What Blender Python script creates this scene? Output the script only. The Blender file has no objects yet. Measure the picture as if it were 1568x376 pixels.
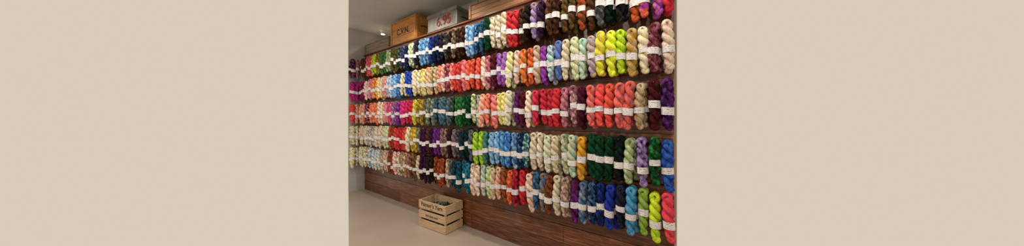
import bpy, bmesh, math, random
import numpy as np
from mathutils import Vector, Matrix
random.seed(7); rng=np.random.default_rng(7)
scene=bpy.context.scene
scene.view_settings.view_transform='Standard'
scene.view_settings.look='None'
H=1.35; D=2.18; F=376.0; CX=783.5; HY=182.0
A=math.radians(125.9)
VX,VY=math.cos(A),math.sin(A)
RX,RY=math.sin(A),-math.cos(A)

def lin(c):
    c=c/255.0
    return c/12.92 if c<=0.04045 else ((c+0.055)/1.055)**2.4
def hx(h):
    return (lin(int(h[0:2],16)),lin(int(h[2:4],16)),lin(int(h[4:6],16)),1.0)

# ---------------------------------------------------------------- materials
def newmat(name):
    m=bpy.data.materials.new(name); m.use_nodes=True
    nt=m.node_tree; b=nt.nodes['Principled BSDF']
    return m,nt,b
def ramp(nt,fac,stops):
    r=nt.nodes.new('ShaderNodeValToRGB')
    el=r.color_ramp.elements
    while len(el)<len(stops): el.new(0.5)
    for e,(p,c) in zip(el,stops): e.position=p; e.color=c
    nt.links.new(fac,r.inputs[0]); return r
def noise(nt,scale,detail=4,stretch=(1,1,1),coord='Object'):
    tc=nt.nodes.new('ShaderNodeTexCoord'); mp=nt.nodes.new('ShaderNodeMapping')
    mp.inputs['Scale'].default_value=stretch
    nt.links.new(tc.outputs[coord],mp.inputs[0])
    n=nt.nodes.new('ShaderNodeTexNoise'); n.inputs['Scale'].default_value=scale
    n.inputs['Detail'].default_value=detail
    nt.links.new(mp.outputs[0],n.inputs['Vector']); return n
def bump(nt,b,h,strength=0.3,dist=0.01):
    bp=nt.nodes.new('ShaderNodeBump'); bp.inputs['Strength'].default_value=strength
    bp.inputs['Distance'].default_value=dist
    nt.links.new(h,bp.inputs['Height']); nt.links.new(bp.outputs[0],b.inputs['Normal'])
def simple(name,c1,c2,scale=4,rough=0.6,metal=0,stretch=(1,1,1),bs=0.1,bd=0.005):
    m,nt,b=newmat(name); n=noise(nt,scale,5,stretch)
    r=ramp(nt,n.outputs[0],[(0.3,hx(c1)),(0.7,hx(c2))])
    nt.links.new(r.outputs[0],b.inputs['Base Color'])
    b.inputs['Roughness'].default_value=rough; b.inputs['Metallic'].default_value=metal
    if bs: bump(nt,b,n.outputs[0],bs,bd)
    return m
M_wall=simple('painted_plaster','acaaa6','b4b2ad',3,0.85,bs=0.05)
M_ceil=simple('ceiling_paint','b9b8b5','c1c0bc',2,0.9,bs=0.03)
M_floor=simple('floor_lino','9c8d7f','a7988b',1.6,0.38,bs=0.02)
M_pine=simple('pine_slat','b08e68','d4b894',6,0.6,stretch=(1,8,12),bs=0.15)
M_obox=simple('varnished_wood','a8662a','d0904a',5,0.5,stretch=(1,6,10),bs=0.15)
M_gbox=simple('grey_weathered_wood','6d5c4a','94836c',6,0.8,stretch=(1,6,14),bs=0.2)
M_bbox=simple('brown_crate_wood','6e4a2c','9a7048',6,0.7,stretch=(1,6,14),bs=0.2)
M_tin=simple('aged_tin','6c6a60','96938a',7,0.45,0.4,bs=0.1)
M_dark=simple('blackened_iron','151413','24211f',20,0.5,0.7,bs=0)
M_red=simple('red_paint','8c1c1c','a02424',9,0.6,bs=0)
M_ink=simple('black_ink','1a1512','2a221c',9,0.7,bs=0)
M_white=simple('white_enamel','dedcd6','e8e6e0',5,0.4,bs=0)
M_peg=simple('peg_steel','55504a','77726a',10,0.35,0.9,bs=0)

# dark plank
M_plank,nt,b=newmat('dark_stained_plank')
n=noise(nt,5,8,(1,10,16)); n2=noise(nt,1.7,4)
r=ramp(nt,n.outputs[0],[(0.25,hx('3a1e12')),(0.5,hx('653a25')),(0.75,hx('93603e'))])
at=nt.nodes.new('ShaderNodeAttribute'); at.attribute_name='tone'
mx=nt.nodes.new('ShaderNodeMix'); mx.data_type='RGBA'; mx.blend_type='MULTIPLY'; mx.inputs[0].default_value=1
nt.links.new(r.outputs[0],mx.inputs[6]); nt.links.new(at.outputs['Color'],mx.inputs[7])
r2=ramp(nt,n2.outputs[0],[(0.6,(0,0,0,1)),(0.78,(0.4,0.4,0.4,1))])
mx2=nt.nodes.new('ShaderNodeMix'); mx2.data_type='RGBA'
nt.links.new(r2.outputs[0],mx2.inputs[0]); nt.links.new(mx.outputs[2],mx2.inputs[6]); mx2.inputs[7].default_value=hx('646068')
nt.links.new(mx2.outputs[2],b.inputs['Base Color'])
b.inputs['Roughness'].default_value=0.34
bump(nt,b,n.outputs[0],0.25,0.004)

# yarn
M_yarn,nt,b=newmat('yarn_wool')
a1=nt.nodes.new('ShaderNodeAttribute'); a1.attribute_name='dye'
a2=nt.nodes.new('ShaderNodeAttribute'); a2.attribute_name='dye_b'
n=noise(nt,34,4,(1,1,0.7)); r=ramp(nt,n.outputs[0],[(0.45,(0,0,0,1)),(0.62,(.9,.9,.9,1))])
mx=nt.nodes.new('ShaderNodeMix'); mx.data_type='RGBA'
nt.links.new(r.outputs[0],mx.inputs[0]); nt.links.new(a1.outputs['Color'],mx.inputs[6]); nt.links.new(a2.outputs['Color'],mx.inputs[7])
# fine fibre speckle
nf=noise(nt,120,3,(1,1,0.6)); rf=ramp(nt,nf.outputs[0],[(0.3,(.72,.70,.68,1)),(0.62,(1,1,1,1))])
mf=nt.nodes.new('ShaderNodeMix'); mf.data_type='RGBA'; mf.blend_type='MULTIPLY'; mf.inputs[0].default_value=1
nt.links.new(mx.outputs[2],mf.inputs[6]); nt.links.new(rf.outputs[0],mf.inputs[7])
hs=nt.nodes.new('ShaderNodeHueSaturation'); hs.inputs['Saturation'].default_value=0.95
nt.links.new(mf.outputs[2],hs.inputs['Color'])
nt.links.new(hs.outputs[0],b.inputs['Base Color'])
b.inputs['Roughness'].default_value=0.95
b.inputs['Specular IOR Level'].default_value=0.08
nb=noise(nt,260,2,(1,1,0.5)); bump(nt,b,nb.outputs[0],0.7,0.004)

# label with printed lines (from label-local coordinates)
M_label,nt,b=newmat('paper_label')
at=nt.nodes.new('ShaderNodeAttribute'); at.attribute_name='lab'
sp=nt.nodes.new('ShaderNodeSeparateXYZ'); nt.links.new(at.outputs['Vector'],sp.inputs[0])
def mth(op,a,bb=None):
    m=nt.nodes.new('ShaderNodeMath'); m.operation=op
    for i,v in enumerate((a,bb)):
        if v is None: continue
        if isinstance(v,(int,float)): m.inputs[i].default_value=v
        else: nt.links.new(v,m.inputs[i])
    return m.outputs[0]
rows=mth('GREATER_THAN',mth('SINE',mth('MULTIPLY',sp.outputs[1],26.0)),0.35)
nz=nt.nodes.new('ShaderNodeTexNoise'); nz.inputs['Scale'].default_value=14
nt.links.new(at.outputs['Vector'],nz.inputs['Vector'])
ink=mth('MULTIPLY',rows,mth('GREATER_THAN',nz.outputs[0],0.52))
edge=mth('MULTIPLY',mth('GREATER_THAN',sp.outputs[0],0.36),mth('LESS_THAN',sp.outputs[0],0.62))
ink=mth('MULTIPLY',ink,edge)
mx=nt.nodes.new('ShaderNodeMix'); mx.data_type='RGBA'
nt.links.new(ink,mx.inputs[0]); mx.inputs[6].default_value=hx('e2dcdc'); mx.inputs[7].default_value=hx('5a5450')
nt.links.new(mx.outputs[2],b.inputs['Base Color']); b.inputs['Roughness'].default_value=0.6

# ---------------------------------------------------------------- helpers
def empty(name,loc=(0,0,0),rz=0):
    e=bpy.data.objects.new(name,None); scene.collection.objects.link(e)
    e.location=loc; e.rotation_euler=(0,0,rz); e.empty_display_size=0.1; return e
def add_box(bm,x0,x1,y0,y1,z0,z1):
    r=bmesh.ops.create_cube(bm,size=1)
    bmesh.ops.scale(bm,vec=(x1-x0,y1-y0,z1-z0),verts=r['verts'])
    bmesh.ops.translate(bm,vec=((x0+x1)/2,(y0+y1)/2,(z0+z1)/2),verts=r['verts'])
    return r['verts']
def add_cyl(bm,p0,p1,r,seg=12):
    p0=Vector(p0);p1=Vector(p1);d=p1-p0
    q=bmesh.ops.create_cone(bm,cap_ends=True,segments=seg,radius1=r,radius2=r,depth=d.length)
    M=Matrix.Translation((p0+p1)/2)@d.to_track_quat('Z','Y').to_matrix().to_4x4()
    bmesh.ops.transform(bm,matrix=M,verts=q['verts'])
def finish(bm,name,mat,parent=None,bev=0.0,smooth=False):
    me=bpy.data.meshes.new(name); bm.to_mesh(me); bm.free()
    me.materials.append(mat)
    o=bpy.data.objects.new(name,me); scene.collection.objects.link(o)
    if parent: o.parent=parent
    if bev:
        m=o.modifiers.new('bevel','BEVEL'); m.width=bev; m.segments=2; m.limit_method='ANGLE'
    if smooth:
        for p in me.polygons: p.use_smooth=True
    return o
def boxes(name,lst,mat,parent=None,bev=0.002):
    bm=bmesh.new()
    for b_ in lst: add_box(bm,*b_)
    return finish(bm,name,mat,parent,bev)
def text(name,body,size,loc,mat,parent,rot=(math.pi/2,0,0)):
    c=bpy.data.curves.new(name,'FONT'); c.body=body; c.size=size; c.extrude=0.0006; c.offset=size*0.012
    c.align_x='CENTER'; c.align_y='CENTER'; c.materials.append(mat)
    o=bpy.data.objects.new(name,c); scene.collection.objects.link(o)
    o.parent=parent; o.location=loc; o.rotation_euler=rot; return o
def slab(name,pts,z0,z1,mat):
    bm=bmesh.new(); lo=[bm.verts.new((x,y,z0)) for x,y in pts]; hi=[bm.verts.new((x,y,z1)) for x,y in pts]
    bm.faces.new(hi); bm.faces.new(lo[::-1]); k=len(pts)
    for i in range(k): bm.faces.new((lo[i],lo[(i+1)%k],hi[(i+1)%k],hi[i]))
    bmesh.ops.recalc_face_normals(bm,faces=bm.faces)
    return finish(bm,name,mat)

# ---------------------------------------------------------------- room shell
XL=-5.1; XR=-0.092; CZ=3.03; LEDGE=2.56
slab('floor',[(XL,0.35),(XL,-0.28),(-2.81,-1.13),(-3.5,-3.2),(1.6,-3.2),(1.6,0.0),(XR,0.0),(XR,0.35)],-0.08,0,M_floor)
slab('ceiling',[(XL,0.35),(XL,-0.28),(-3.75,-0.78),(-3.9,-3.2),(1.6,-3.2),(1.6,0.0),(XR,0.0),(XR,0.35)],CZ,CZ+0.08,M_ceil)
slab('wall_left',[(XL-0.1,0.45),(XL-0.1,-0.2),(XL-0.012,-0.28),(XL,-0.28),(XL,0.45)],0,CZ,M_wall)
boxes('wall_back',[(XL,XR,0.35,0.45,0,CZ)],M_wall,bev=0)

# plank-clad display wall
bm=bmesh.new(); tl=bm.verts.layers.float_color.new('tone')
nc=15; hc=LEDGE/nc
for i in range(nc):
    cuts=[XL+0.0]; x=XL+random.uniform(0.8,2.2)
    while x<XR-0.5: cuts.append(x); x+=random.uniform(1.5,2.4)
    cuts.append(XR)
    for a,c in zip(cuts[:-1],cuts[1:]):
        t=random.uniform(0.7,1.4); dy=random.uniform(0,0.004)
        vs=add_box(bm,a+0.001,c-0.001,-dy,0.03,i*hc+0.002,(i+1)*hc-0.002)
        for v in vs: v[tl]=(t,t*random.uniform(.95,1.03),t*.98,1)
pw=finish(bm,'wall_planks',M_plank,None,0.002)
boxes('wall_planks_core',[(XL,XR,0.03,0.345,0.0,LEDGE-0.01)],M_bbox,pw,0)
bm=bmesh.new(); tl=bm.verts.layers.float_color.new('tone')
vs=add_box(bm,XL,XR,-0.025,0.345,LEDGE,LEDGE+0.02)
for v in vs: v[tl]=(1,1,1,1)
finish(bm,'trim_ledge',M_plank,None,0.003)

# ---------------------------------------------------------------- yarn skeins
PAL={}
def P(s):
    for t in s.split():
        k,v=t.split('='); PAL[k]=v
P('''cr=e8ddc2 be=cbb694 wh=e8e2d4 pk=e07c8c lp=eab8ac co=ee5a46 cd=d23a2a or=ec6418 ro=a04412 rd=cc141c cs=c00830
wi=500e1c ma=641c2c mv=985c70 pu=6c2684 dp=30123c vi=9c3cb0 mg=cc1478 li=a88cc8 lg=a4a0a2 gr=66686a ch=26282e bk=141316
db=30190e br=5e3a1e tn=9a7040 ol=5a5824 ml=b8921e ye=e8d044 ly=ece09a ny=e2f400 ng=aee014 lm=98c820 sg=9cb07c pg=cad6a8
gn=2c783a dg=0e4024 df=0c2e1a te=105060 dt=0e2e46 tl=1484a0 mi=aed6c4 sk=5aa4d8 lb=96c0e8 bl=2060c0 rb=0c2ca4 nv=101e48
sb=44709c sg2=547c84 pe=f09e78 go=e8a00c pw=6478d4 pl=401440 gb=8c7860 nb=123490 pc=f2403e hp=e81e6c''')
ROWS=[
 (2.44,'''535 dp/mv 543 pk/mv 550 ol/br 557 br/wi 565 rd/pk 573 lm/ye 580 ol/ml 587 gn/ol 595 sg/gr 603 ol/db 610 dg/ol 616 nv/gr 622 nv 628 pg/gr
 634 nv/ch 641 db/bk 648 sk/gr 655 sb/lb 662 nb/nv 668 nv 675 ch/db 682 ch/gr 690 db/bk 698 gb/db 706 db/br 712 lb/sb 719 sk/lb 726 sb/sk 733 nv/sk 741 te/sb 749 dg/df 757 cr/be
 766 cr/be 774 be/cr 783 rd/cs 797 db/br 808 bk/db 821 li/gb 832 dp/db 845 br/db 857 db/br 870 br/ol 883 ro/br 897 br/db 913 gr/ch 928 df/bk 942 bk/ch 962 ro/or 982 or/vi 1003 vi/pk 1022 cs/rd'''),
 (2.03,'''537 lm/ye 543 vi/li 549 mg/pu 556 wi/mg 562 lp/wh 569 pk 576 or/ye 582 ly/cr 590 pk/lp 597 lb/wh 604 sk/lb 611 bl/sk 618 cr/ly 625 rb/bl 632 ly/cr 639 cr/ly 646 ye/ly 652 ly/pg
 658 pe/ly 665 sg/pe 672 pe/pk 679 lp/pe 686 ma/pk 693 co/lp 700 cd/rd 707 pk/co 715 co/or 723 cd/or 731 co/cd 740 lp/cr 748 pk/ma 758 wi/ma 768 vi/li 778 ly/pg 787 lp/cr 797 or/ml 809 or/ro
 822 be/lp 833 vi/pu 844 mi/li 855 pw/sb 867 cr/be 878 pg/cr 890 mi/pg 903 be/li 916 ye/ny 931 ny/ye 947 ng/ny 970 ml/be 990 cr/ly 1010 ma/mv 1028 cr/lp'''),
 (1.616,'''537 pk/rd 543 co/rd 549 cr/lp 556 pe/lp 562 wi/pk 569 pe/co 576 or/pe 583 cr/lp 590 pk/lp 597 mg/pk 604 mv/li 611 pu/vi 617 mg/hp 624 hp/cs 631 cs/rd 638 ye/lm 645 ml/ol 652 ol/gr
 660 gr/sg 667 te/gr 674 sb/gr 681 sg2/te 688 gr/sb 695 dg/gr 702 gn/dg 709 dg/gn 716 dg/df 724 pg/ol 731 lg/cr 739 pe/lp 748 co/pe 757 pk/or 767 ly/ye 776 cr/pg 785 vi/ma 794 pu/wi 802 wi/ma
 812 cr/lp 824 rd/hp 835 cs/rd 846 cs/rd 858 rd/cs 871 mv/pk 883 mv/lp 896 wi/dp 910 co/pk 925 pc/co 941 pc/or 957 co/mv 975 be/tn 993 wi/db 1015 dp/pu 1031 ml/pu'''),
 (1.204,'''538 cr/ly 545 lb/cr 552 cr/pk 560 cr/be 568 lg/cr 576 cr/lp 584 be/cr 592 pg/cr 599 ro/rd 606 rd/co 613 rd/cs 620 cd/or 627 cr/ly 634 ml/ye 641 gr/be 648 pl/dp 655 br/pl 662 dp/pl
 669 pu/pl 676 mv/gr 683 gb/br 690 db/pl 697 gr/mv 704 ch/gr 711 dt/ch 718 df/dt 724 gr/dt 732 lm/ng 741 sg2/gn 749 lb/sk 758 sk/lb 766 sk/bl 775 bl/sk 785 sb/lb 794 nv/sb 803 te/mi
 813 cr/be 825 cr/be 838 cr/pg 849 be/cr 861 sg/cr 872 mi/be 884 go/ml 898 dg/df 912 dg/df 928 df/dg 944 bk/df 962 sg/pg 982 li/dp 1002 dg/gn 1015 bl/nb 1028 pw/sk'''),
 (0.82,'''538 ly/cr 545 be/cr 552 pg/cr 560 cr/br 568 sk/cr 576 cr/lb 584 be/gr 592 lp/be 599 ro/br 606 cr/pk 613 gb/cr 620 tn/be 627 mv/gb 634 br/tn 641 be/cr 648 pl/db 655 ch/db 662 db/bk
 669 ro/db 676 ro/br 683 be/br 690 gr/ch 697 dt/te 704 te/dt 711 te/tl 718 tl/dt 727 cr/pk 736 mi/lp 744 pg/lm 753 be/cr 761 pe/be 770 ro/br 778 or/ro 787 cs/wi 796 rd/cs 806 lp/cr
 817 sb/nv 827 gb/sb 838 br/ro 849 cr/be 861 gb/lp 872 sk/sb 884 pu/wi 897 sb/lg 911 nv/sb 925 nv/nb 940 rb/nb 956 ch/nv 972 sk/tl 988 lm/sg 1003 ny/ng 1022 pc/hp 1033 hp/vi'''),
]
L=0.335
def tube(path,rad,n,ply,lobe,closed=False):
    """path Kx3, rad K -> verts, quads"""
    K=len(path)
    T=np.gradient(path,axis=0) if not closed else (np.roll(path,-1,0)-np.roll(path,1,0))
    T/=np.linalg.norm(T,axis=1)[:,None]+1e-9
    if closed: U=np.cross(T,np.array([0,1.0,0]))
    else:
        U=np.tile(np.array([1.0,0.02,0]),(K,1)); U-=T*(U*T).sum(1)[:,None]
    U/=np.linalg.norm(U,axis=1)[:,None]+1e-9
    W=np.cross(T,U)
    ths=np.arange(n)/n*2*np.pi
    V=[]
    for k in range(K):
        rr=rad[k]*(1+lobe*np.where(np.arange(n)%2==0,1,-1))
        a=ths+ply*k
        V.append(path[k]+ (rr*np.cos(a))[:,None]*U[k]+(rr*np.sin(a))[:,None]*W[k])
    V=np.concatenate(V)
    Q=[]
    for k in range(K if closed else K-1):
        k2=(k+1)%K
        for j in range(n):
            j2=(j+1)%n
            Q.append((k*n+j,k*n+j2,k2*n+j2,k2*n+j))
    return V,np.array(Q)
NP=24
LABC=[random.Random(500+i).uniform(0.47,0.67) for i in range(NP)]
def skein(hi,seed):
    r_=random.Random(seed)
    K,n=(38,20) if hi else (15,8)
    ph=r_.uniform(0,math.pi); turns=r_.uniform(1.7,2.6)
    bx=r_.uniform(-.007,.007); fat=r_.uniform(0.96,1.16); puff=r_.uniform(0,.12); pc=r_.uniform(.3,.8)
    s=np.linspace(0,1,K)
    lc=LABC[seed%NP]
    zt=-0.022; zb=-L
    Vs=[];Qs=[];off=0
    for k in range(2):
        env=np.sin(np.pi*np.clip(s*0.80+0.15,0,1))**0.4
        env=env*(1+puff*np.cos((s-pc)*6))
        env=env*(1-0.14*np.exp(-((s-lc)/0.09)**4))
        env=np.where(s>0.93,env*np.sqrt(np.clip(1-((s-0.93)/0.075)**2,0.02,1)),env)
        phi=2*np.pi*turns*s+ph+k*np.pi
        rh=0.0175*env*fat; rt=0.0205*env*fat
        path=np.stack([rh*np.cos(phi)+bx*np.sin(np.pi*s),0.85*rh*np.sin(phi),zt+(zb-zt+0.012)*s],1)
        v,q=tube(path,rt,n,0.17 if hi else 0.5,0.095 if hi else 0.03)
        Vs.append(v);Qs.append(q+off);off+=len(v)
    m=16 if hi else 8; t=np.arange(m)/m*2*np.pi
    for (rx,rz,cz,rr) in ((0.020,0.022,-0.024,0.0155),(0.012,0.012,-L+0.016,0.015)):
        path=np.stack([rx*np.cos(t)+(0 if cz>-.1 else 0.006),0.004*np.sin(t*2),cz+rz*np.sin(t)],1)
        v,q=tube(path,np.full(m,rr),8 if hi else 6,0,0.04,True)
        Vs.append(v);Qs.append(q+off);off+=len(v)
    V=np.concatenate(Vs);Q=np.concatenate(Qs)
    return V,Q
def label(seed):
    r_=random.Random(seed+99)
    rs=random.Random(seed); rs.uniform(0,1); rs.uniform(0,1); bx=rs.uniform(-.007,.007)
    n=20; c=-0.022-(L-0.034)*LABC[seed]; h=r_.uniform(.021,.027); V=[];Q=[];LC=[]
    tl_=r_.uniform(-.16,.16)
    for k,z in enumerate((c+h,c-h)):
        for j in range(n+1):
            a=-math.pi*0.5+ (j/n-0.5)*2*math.pi   # seam at the back
            V.append((0.0375*math.cos(a)+bx*.9,0.0370*math.sin(a),z+tl_*0.036*math.cos(a))); LC.append((j/n,k,seed*0.37))
    for j in range(n): Q.append((j,n+1+j,n+2+j,j+1))
    return np.array(V),np.array(Q),np.array(LC)
HI=[skein(True,i) for i in range(NP)]; LO=[skein(False,i) for i in range(8)]; LB=[label(i) for i in range(NP)]

def parse(s):
    t=s.split(); out=[]
    for i in range(0,len(t),2):
        c=t[i+1].split('/'); a=PAL[c[0]]; b_=PAL[c[-1]]
        out.append((float(t[i]),hx(a),hx(b_)))
    return out
def jit(c,a=0.12):
    k=1+random.uniform(-a,a)
    return tuple(min(1,x*k*(1+random.uniform(-a/3,a/3))) for x in c[:3])+(1.0,)

class Acc:
    def __init__(s): s.V=[];s.Q=[];s.C=[];s.C2=[];s.LC=[];s.M=[];s.n=0
    def add(s,V,Q,mat,c1,c2,lc=None):
        s.V.append(V);s.Q.append(Q+s.n);s.n+=len(V)
        s.C.append(np.tile(c1,(len(V),1)));s.C2.append(np.tile(c2,(len(V),1)))
        s.LC.append(lc if lc is not None else np.zeros((len(V),3))); s.M.append(np.full(len(Q),mat))
    def build(s,name,parent):
        V=np.concatenate(s.V);Q=np.concatenate(s.Q);me=bpy.data.meshes.new(name)
        me.vertices.add(len(V));me.vertices.foreach_set('co',V.astype(np.float32).ravel())
        me.loops.add(len(Q)*4);me.loops.foreach_set('vertex_index',Q.astype(np.int32).ravel())
        me.polygons.add(len(Q));me.polygons.foreach_set('loop_start',(np.arange(len(Q))*4).astype(np.int32))
        me.polygons.foreach_set('material_index',np.concatenate(s.M).astype(np.int32))
        me.polygons.foreach_set('use_smooth',np.ones(len(Q),dtype=bool))
        me.update(calc_edges=True)
        for nm,dat in (('dye',s.C),('dye_b',s.C2)):
            a=me.attributes.new(nm,'FLOAT_COLOR','POINT');a.data.foreach_set('color',np.concatenate(dat).astype(np.float32).ravel())
        a=me.attributes.new('lab','FLOAT_VECTOR','POINT');a.data.foreach_set('vector',np.concatenate(s.LC).astype(np.float32).ravel())
        me.materials.append(M_yarn);me.materials.append(M_label)
        o=bpy.data.objects.new(name,me);scene.collection.objects.link(o);o.parent=parent;return o
def put(acc,proto,x,y,z,rz,tilt,sc=1.0,mat=0,c1=None,c2=None,lc=None):
    V,Q=proto[0].copy(),proto[1]
    V=V*sc
    c,s=math.cos(rz),math.sin(rz)
    ct,st=math.cos(tilt),math.sin(tilt)
    V=np.stack([V[:,0]*ct-V[:,2]*st,V[:,1],V[:,0]*st+V[:,2]*ct],1)
    V=np.stack([V[:,0]*c-V[:,1]*s+x,V[:,0]*s+V[:,1]*c+y,V[:,2]+z],1)
    acc.add(V,Q,mat,c1,c2,lc)
def hang(acc,pegs,x,y,z,face,c1,c2,depths):
    """face: 0 = hangs off the long wall (faces -Y); 1 = off the end wall (faces +X)"""
    base=0 if face==0 else math.pi/2
    for i,dd in enumerate(depths):
        px,py=(x,y-dd) if face==0 else (x+dd,y)
        rz=base+random.uniform(-.3,.4); tilt=random.gauss(0,.036); zz=z+random.uniform(-.008,.008); sc=random.uniform(.93,1.05)
        k=random.randrange(NP)
        if i==0:
            put(acc,HI[k],px,py,zz,rz,tilt,sc,0,c1,c2)
            put(acc,LB[k],px,py,zz,rz,tilt,sc,1,c1,c2,LB[k][2])
        else:
            put(acc,LO[k%8],px+random.uniform(-.006,.006),py,zz,rz,tilt,sc,0,c1,c2)
            if i==1: put(acc,LB[k%8],px,py,zz,rz,tilt,sc*0.99,1,c1,c2,LB[k%8][2])
    if face==0: add_cyl(pegs,(x,0.01,z-0.012),(x,y-depths[0]-0.025,z-0.010),0.004,8)
    else: add_cyl(pegs,(XL-0.01,y,z-0.012),(x+depths[0]+0.025,y,z-0.010),0.004,8)

disp=empty('yarn_skein_display')
pegs=bmesh.new(); rails=[]
SP=0.076
for ri,(zt,s) in enumerate(ROWS):
    ent=parse(s); acc=Acc()
    x=-0.13
    DF=0.15
    while x>-4.93:
        d=D-DF
        u=(x*VY-d*VX)/(d*RX-x*RY); px=CX+u*F      # colour order follows the photograph's rows
        e=min(ent,key=lambda e_:abs(e_[0]-px))
        c1,c2=jit(e[1]),jit(e[2])
        zz=zt+random.uniform(-.010,.010)+(0.014 if (px<725 and ri>=3) else 0)
        hang(acc,pegs,x+random.uniform(-.004,.004),0,zz,0,c1,c2,(DF+random.uniform(-.014,.014),DF-0.067))
        x-=SP+random.uniform(-.006,.005)
    for yy in (-0.245,-0.17):
        e=ent[random.randrange(0,4)]
        hang(acc,pegs,XL,yy,zt,1,jit(e[1]),jit(e[2]),(0.10,0.045))
    acc.build('skein_row_%d'%(ri+1),disp)
    rails.append((XL+0.01,XR-0.003,-0.045,-0.004,zt-0.03,zt+0.032))
finish(pegs,'pegs',M_peg,disp)
bm=bmesh.new(); tl=bm.verts.layers.float_color.new('tone')
for r_ in rails:
    for v in add_box(bm,*r_): v[tl]=(1.3,1.27,1.25,1)
finish(bm,'peg_rails',M_plank,disp,0.003)

# ---------------------------------------------------------------- slatted crate on the floor
W=0.49; Dp=0.285; Hc=0.33; rz=math.radians(3)
cr=empty('wooden_crate',(-2.305,-0.318,0),rz)   # origin = near right bottom corner
t=0.011
lst=[]
slz=[(0.004,0.095),(0.118,0.205),(0.228,0.33)]
for z0,z1 in slz:
    lst+=[(-W,0,0,t,z0,z1),(-W,0,Dp-t,Dp,z0,z1),(-W,-W+t,t,Dp-t,z0,z1),(-t,0,t,Dp-t,z0,z1)]
boxes('slats',lst,M_pine,cr,0.0015)
boxes('corner_posts',[(-W+t,-W+t+.022,t,t+.022,.004,Hc-.004),(-t-.022,-t,t,t+.022,.004,Hc-.004),(-W+t,-W+t+.022,Dp-t-.022,Dp-t,.004,Hc-.004),(-t-.022,-t,Dp-t-.022,Dp-t,.004,Hc-.004)],M_pine,cr,0.001)
boxes('base_boards',[(-W+t,-t,t+i*.088,t+i*.088+.081,.0,.016) for i in range(3)],M_pine,cr,0.001)
text('print_title',"Painter's Yarn",0.070,(-W/2,-0.001,0.288),M_ink,cr)
text('print_size',"3 x 1",0.026,(-W/2,-0.001,0.245),M_ink,cr)
text('print_line',"hand dyed wool",0.034,(-W/2,-0.001,0.16),M_ink,cr)
bm=bmesh.new()
for xx in (-W+.012,-.012):
    for z0,z1 in slz:
        for zq in (z0+.02,z1-.02):
            add_cyl(bm,(xx+(.008 if xx<-.1 else -.008),-.0015,zq),(xx+(.008 if xx<-.1 else -.008),.003,zq),.003,8)
finish(bm,'nails',M_dark,cr)
acc=Acc()
for (xx,zz,a,c1,c2) in [(-.40,.225,0.2,'dt','ch'),(-.32,.245,-.1,'gr','sg2'),(-.24,.255,.15,'ch','gr'),(-.16,.25,.1,'df','ch'),(-.08,.245,-.2,'lg','gr'),
   (-.42,.15,0,'ch','dt'),(-.34,.17,0,'te','gr'),(-.26,.17,0,'pl','dp'),(-.18,.17,.1,'dt','te'),(-.1,.16,.1,'ch','gr'),
   (-.4,.1,0,'pl','dp'),(-.3,.1,.05,'dt','te'),(-.2,.1,.1,'ch','gr'),(-.1,.1,.1,'ch','gr'),(-.4,.05,0,'pl','dp'),(-.3,.05,.05,'dt','te'),(-.2,.05,.1,'ch','gr'),(-.1,.05,.1,'ch','gr')]:
    V,Q=HI[random.randrange(NP)]; V=V.copy()*np.array([1,1,.74])
    V=np.stack([V[:,0],-V[:,2]-0.124,V[:,1]],1)      # lay flat along y
    c,s_=math.cos(a),math.sin(a)
    V=np.stack([V[:,0]*c-V[:,1]*s_+xx,np.clip(V[:,0]*s_+V[:,1]*c+Dp/2,.014,Dp-.014),V[:,2]+zz],1)
    V[:,0]=np.clip(V[:,0],-W+.013,-.013)
    acc.add(V,Q,0,hx(PAL[c1]),hx(PAL[c2]))
acc.build('skeins_inside',cr)

# ---------------------------------------------------------------- boxes on the ledge
LZ=LEDGE+0.02
def wood_box(name,x0,x1,y0,dp,h,mat,txt=None):
    e=empty(name,(x1,y0,LZ)); w=x1-x0
    lst=[]; nb_=3
    for i in range(nb_):
        z0=h*i/nb_; z1=h*(i+1)/nb_-0.003
        lst+=[(-w,0,0,.012,z0,z1),(-w,0,dp-.012,dp,z0,z1),(-w,-w+.012,.012,dp-.012,z0,z1),(-.012,0,.012,dp-.012,z0,z1)]
    boxes('side_boards',lst,mat,e,.002)
    boxes('lid',[(-w-.008,.008,-.008,dp+.008,h,h+.014)],mat,e,.003)
    boxes('battens',[(-w,-w+.035,-.010,0,0,h-.001),(-.035,0,-.010,0,0,h-.001),(0,.010,.0,.035,0,h-.001),(0,.010,dp-.035,dp,0,h-.001)],mat,e,.002)
    bm=bmesh.new()
    for zz in (.03,h-.03):
        for xx in (-w+.017,-.017): add_cyl(bm,(xx,-.013,zz),(xx,-.009,zz),.005,8)
    finish(bm,'nails',M_dark,e)
    if txt: text('stencil',txt,h*0.38,(-w/2,-.002,h*.5),M_ink,e)
    return e,w
e,w=wood_box('wooden_box',-4.08,-3.36,-0.02,.26,.345,M_obox,'C.V.N.')
bm=bmesh.new()
add_cyl(bm,(.0,.08,.2),(.03,.09,.2),.005);add_cyl(bm,(.03,.09,.2),(.03,.17,.2),.006);add_cyl(bm,(.03,.17,.2),(.0,.18,.2),.005)
finish(bm,'handle',M_dark,e)
e,w=wood_box('grey_wooden_box',-5.05,-4.16,-0.015,.26,.17,M_gbox)
e,w=wood_box('long_wooden_crate',-2.22,-1.2,-0.02,.25,.16,M_bbox)
bm=bmesh.new()
for cxh in (-w+.22,-.24):
    pts=[(cxh+.06*math.cos(a),-.014-.012*math.sin(a),.165+.045*math.sin(a)) for a in np.linspace(0,math.pi,9)]
    for p,q in zip(pts[:-1],pts[1:]): add_cyl(bm,p,q,.004,8)
finish(bm,'wire_handles',M_dark,e)
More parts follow.
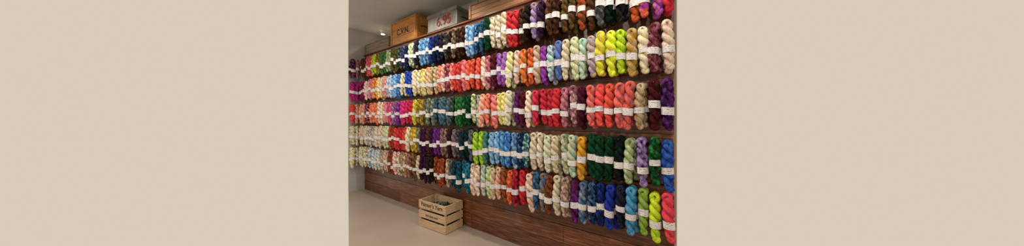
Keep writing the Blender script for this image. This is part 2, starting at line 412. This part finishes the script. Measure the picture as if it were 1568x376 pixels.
# tin
e=empty('tin_box',(-2.45,-0.02,LZ)); w=.62; dp=.26; h=.235
boxes('body',[(-w,0,0,dp,0,h)],M_tin,e,.012)
boxes('lid',[(-w-.008,.008,-.008,dp+.008,h-.035,h+.012)],M_tin,e,.006)
boxes('rim_bands',[(-w-.005,.005,-.005,dp+.005,.004,.018),(-w-.011,.011,-.011,dp+.011,h-.04,h-.031)],M_tin,e,.003)
text('price_paint','6.95',.18,(-w*.42,-.005,.105),M_red,e)
bm=bmesh.new()
add_cyl(bm,(0,.08,.12),(.03,.08,.11),.004);add_cyl(bm,(.03,.08,.11),(.03,.18,.11),.006);add_cyl(bm,(.03,.18,.11),(0,.18,.12),.004)
finish(bm,'handle',M_dark,e)

# ---------------------------------------------------------------- lamps
def emis(name,col,st):
    m,nt,b=newmat(name); b.inputs['Emission Color'].default_value=col; b.inputs['Emission Strength'].default_value=st
    b.inputs['Base Color'].default_value=(.8,.8,.8,1); return m
M_glow=emis('lamp_lens',(1,.97,.92,1),6)
def downlight(x,y,power,tilt=0.0,spot=140):
    e=empty('ceiling_spotlight',(x,y,CZ))
    bm=bmesh.new(); add_cyl(bm,(0,0,-.012),(0,0,0),.065,24); add_cyl(bm,(0,0,-.075),(0,0,-.012),.042,24)
    finish(bm,'housing',M_white,e,.003)
    bm=bmesh.new(); add_cyl(bm,(0,0,-.078),(0,0,-.0755),.034,24); finish(bm,'lens',M_glow,e)
    l=bpy.data.lights.new('bulb','SPOT'); l.energy=power; l.color=(1,.93,.84); l.shadow_soft_size=.035; l.spot_size=math.radians(spot); l.spot_blend=.6
    o=bpy.data.objects.new('bulb',l); scene.collection.objects.link(o); o.parent=e; o.location=(0,0,-.09); o.rotation_euler=(tilt,0,0)
for x in (-0.3,-1.3,-2.3,-3.1): downlight(x,-0.42,35,0.0)
downlight(-3.5,-1.05,38,0.15,spot=150)
for x in (0.2,-1.2,-2.6): downlight(x,-1.9,64,math.radians(38),spot=110)
downlight(-4.72,0.16,9,0)

# ---------------------------------------------------------------- world + camera
w=bpy.data.worlds.new('World'); scene.world=w; w.use_nodes=True
bg=w.node_tree.nodes['Background']; bg.inputs[0].default_value=hx('d8ccb8'); bg.inputs[1].default_value=1.0
cam=bpy.data.cameras.new('camera'); co=bpy.data.objects.new('camera',cam); scene.collection.objects.link(co)
cam.sensor_fit='HORIZONTAL'; cam.sensor_width=36; cam.lens=36*F/1568; cam.shift_y=-(188-HY)/1568
cam.clip_start=0.01
co.location=(0,-D,H); co.rotation_euler=(math.pi/2,0,A-math.pi/2)
scene.camera=co
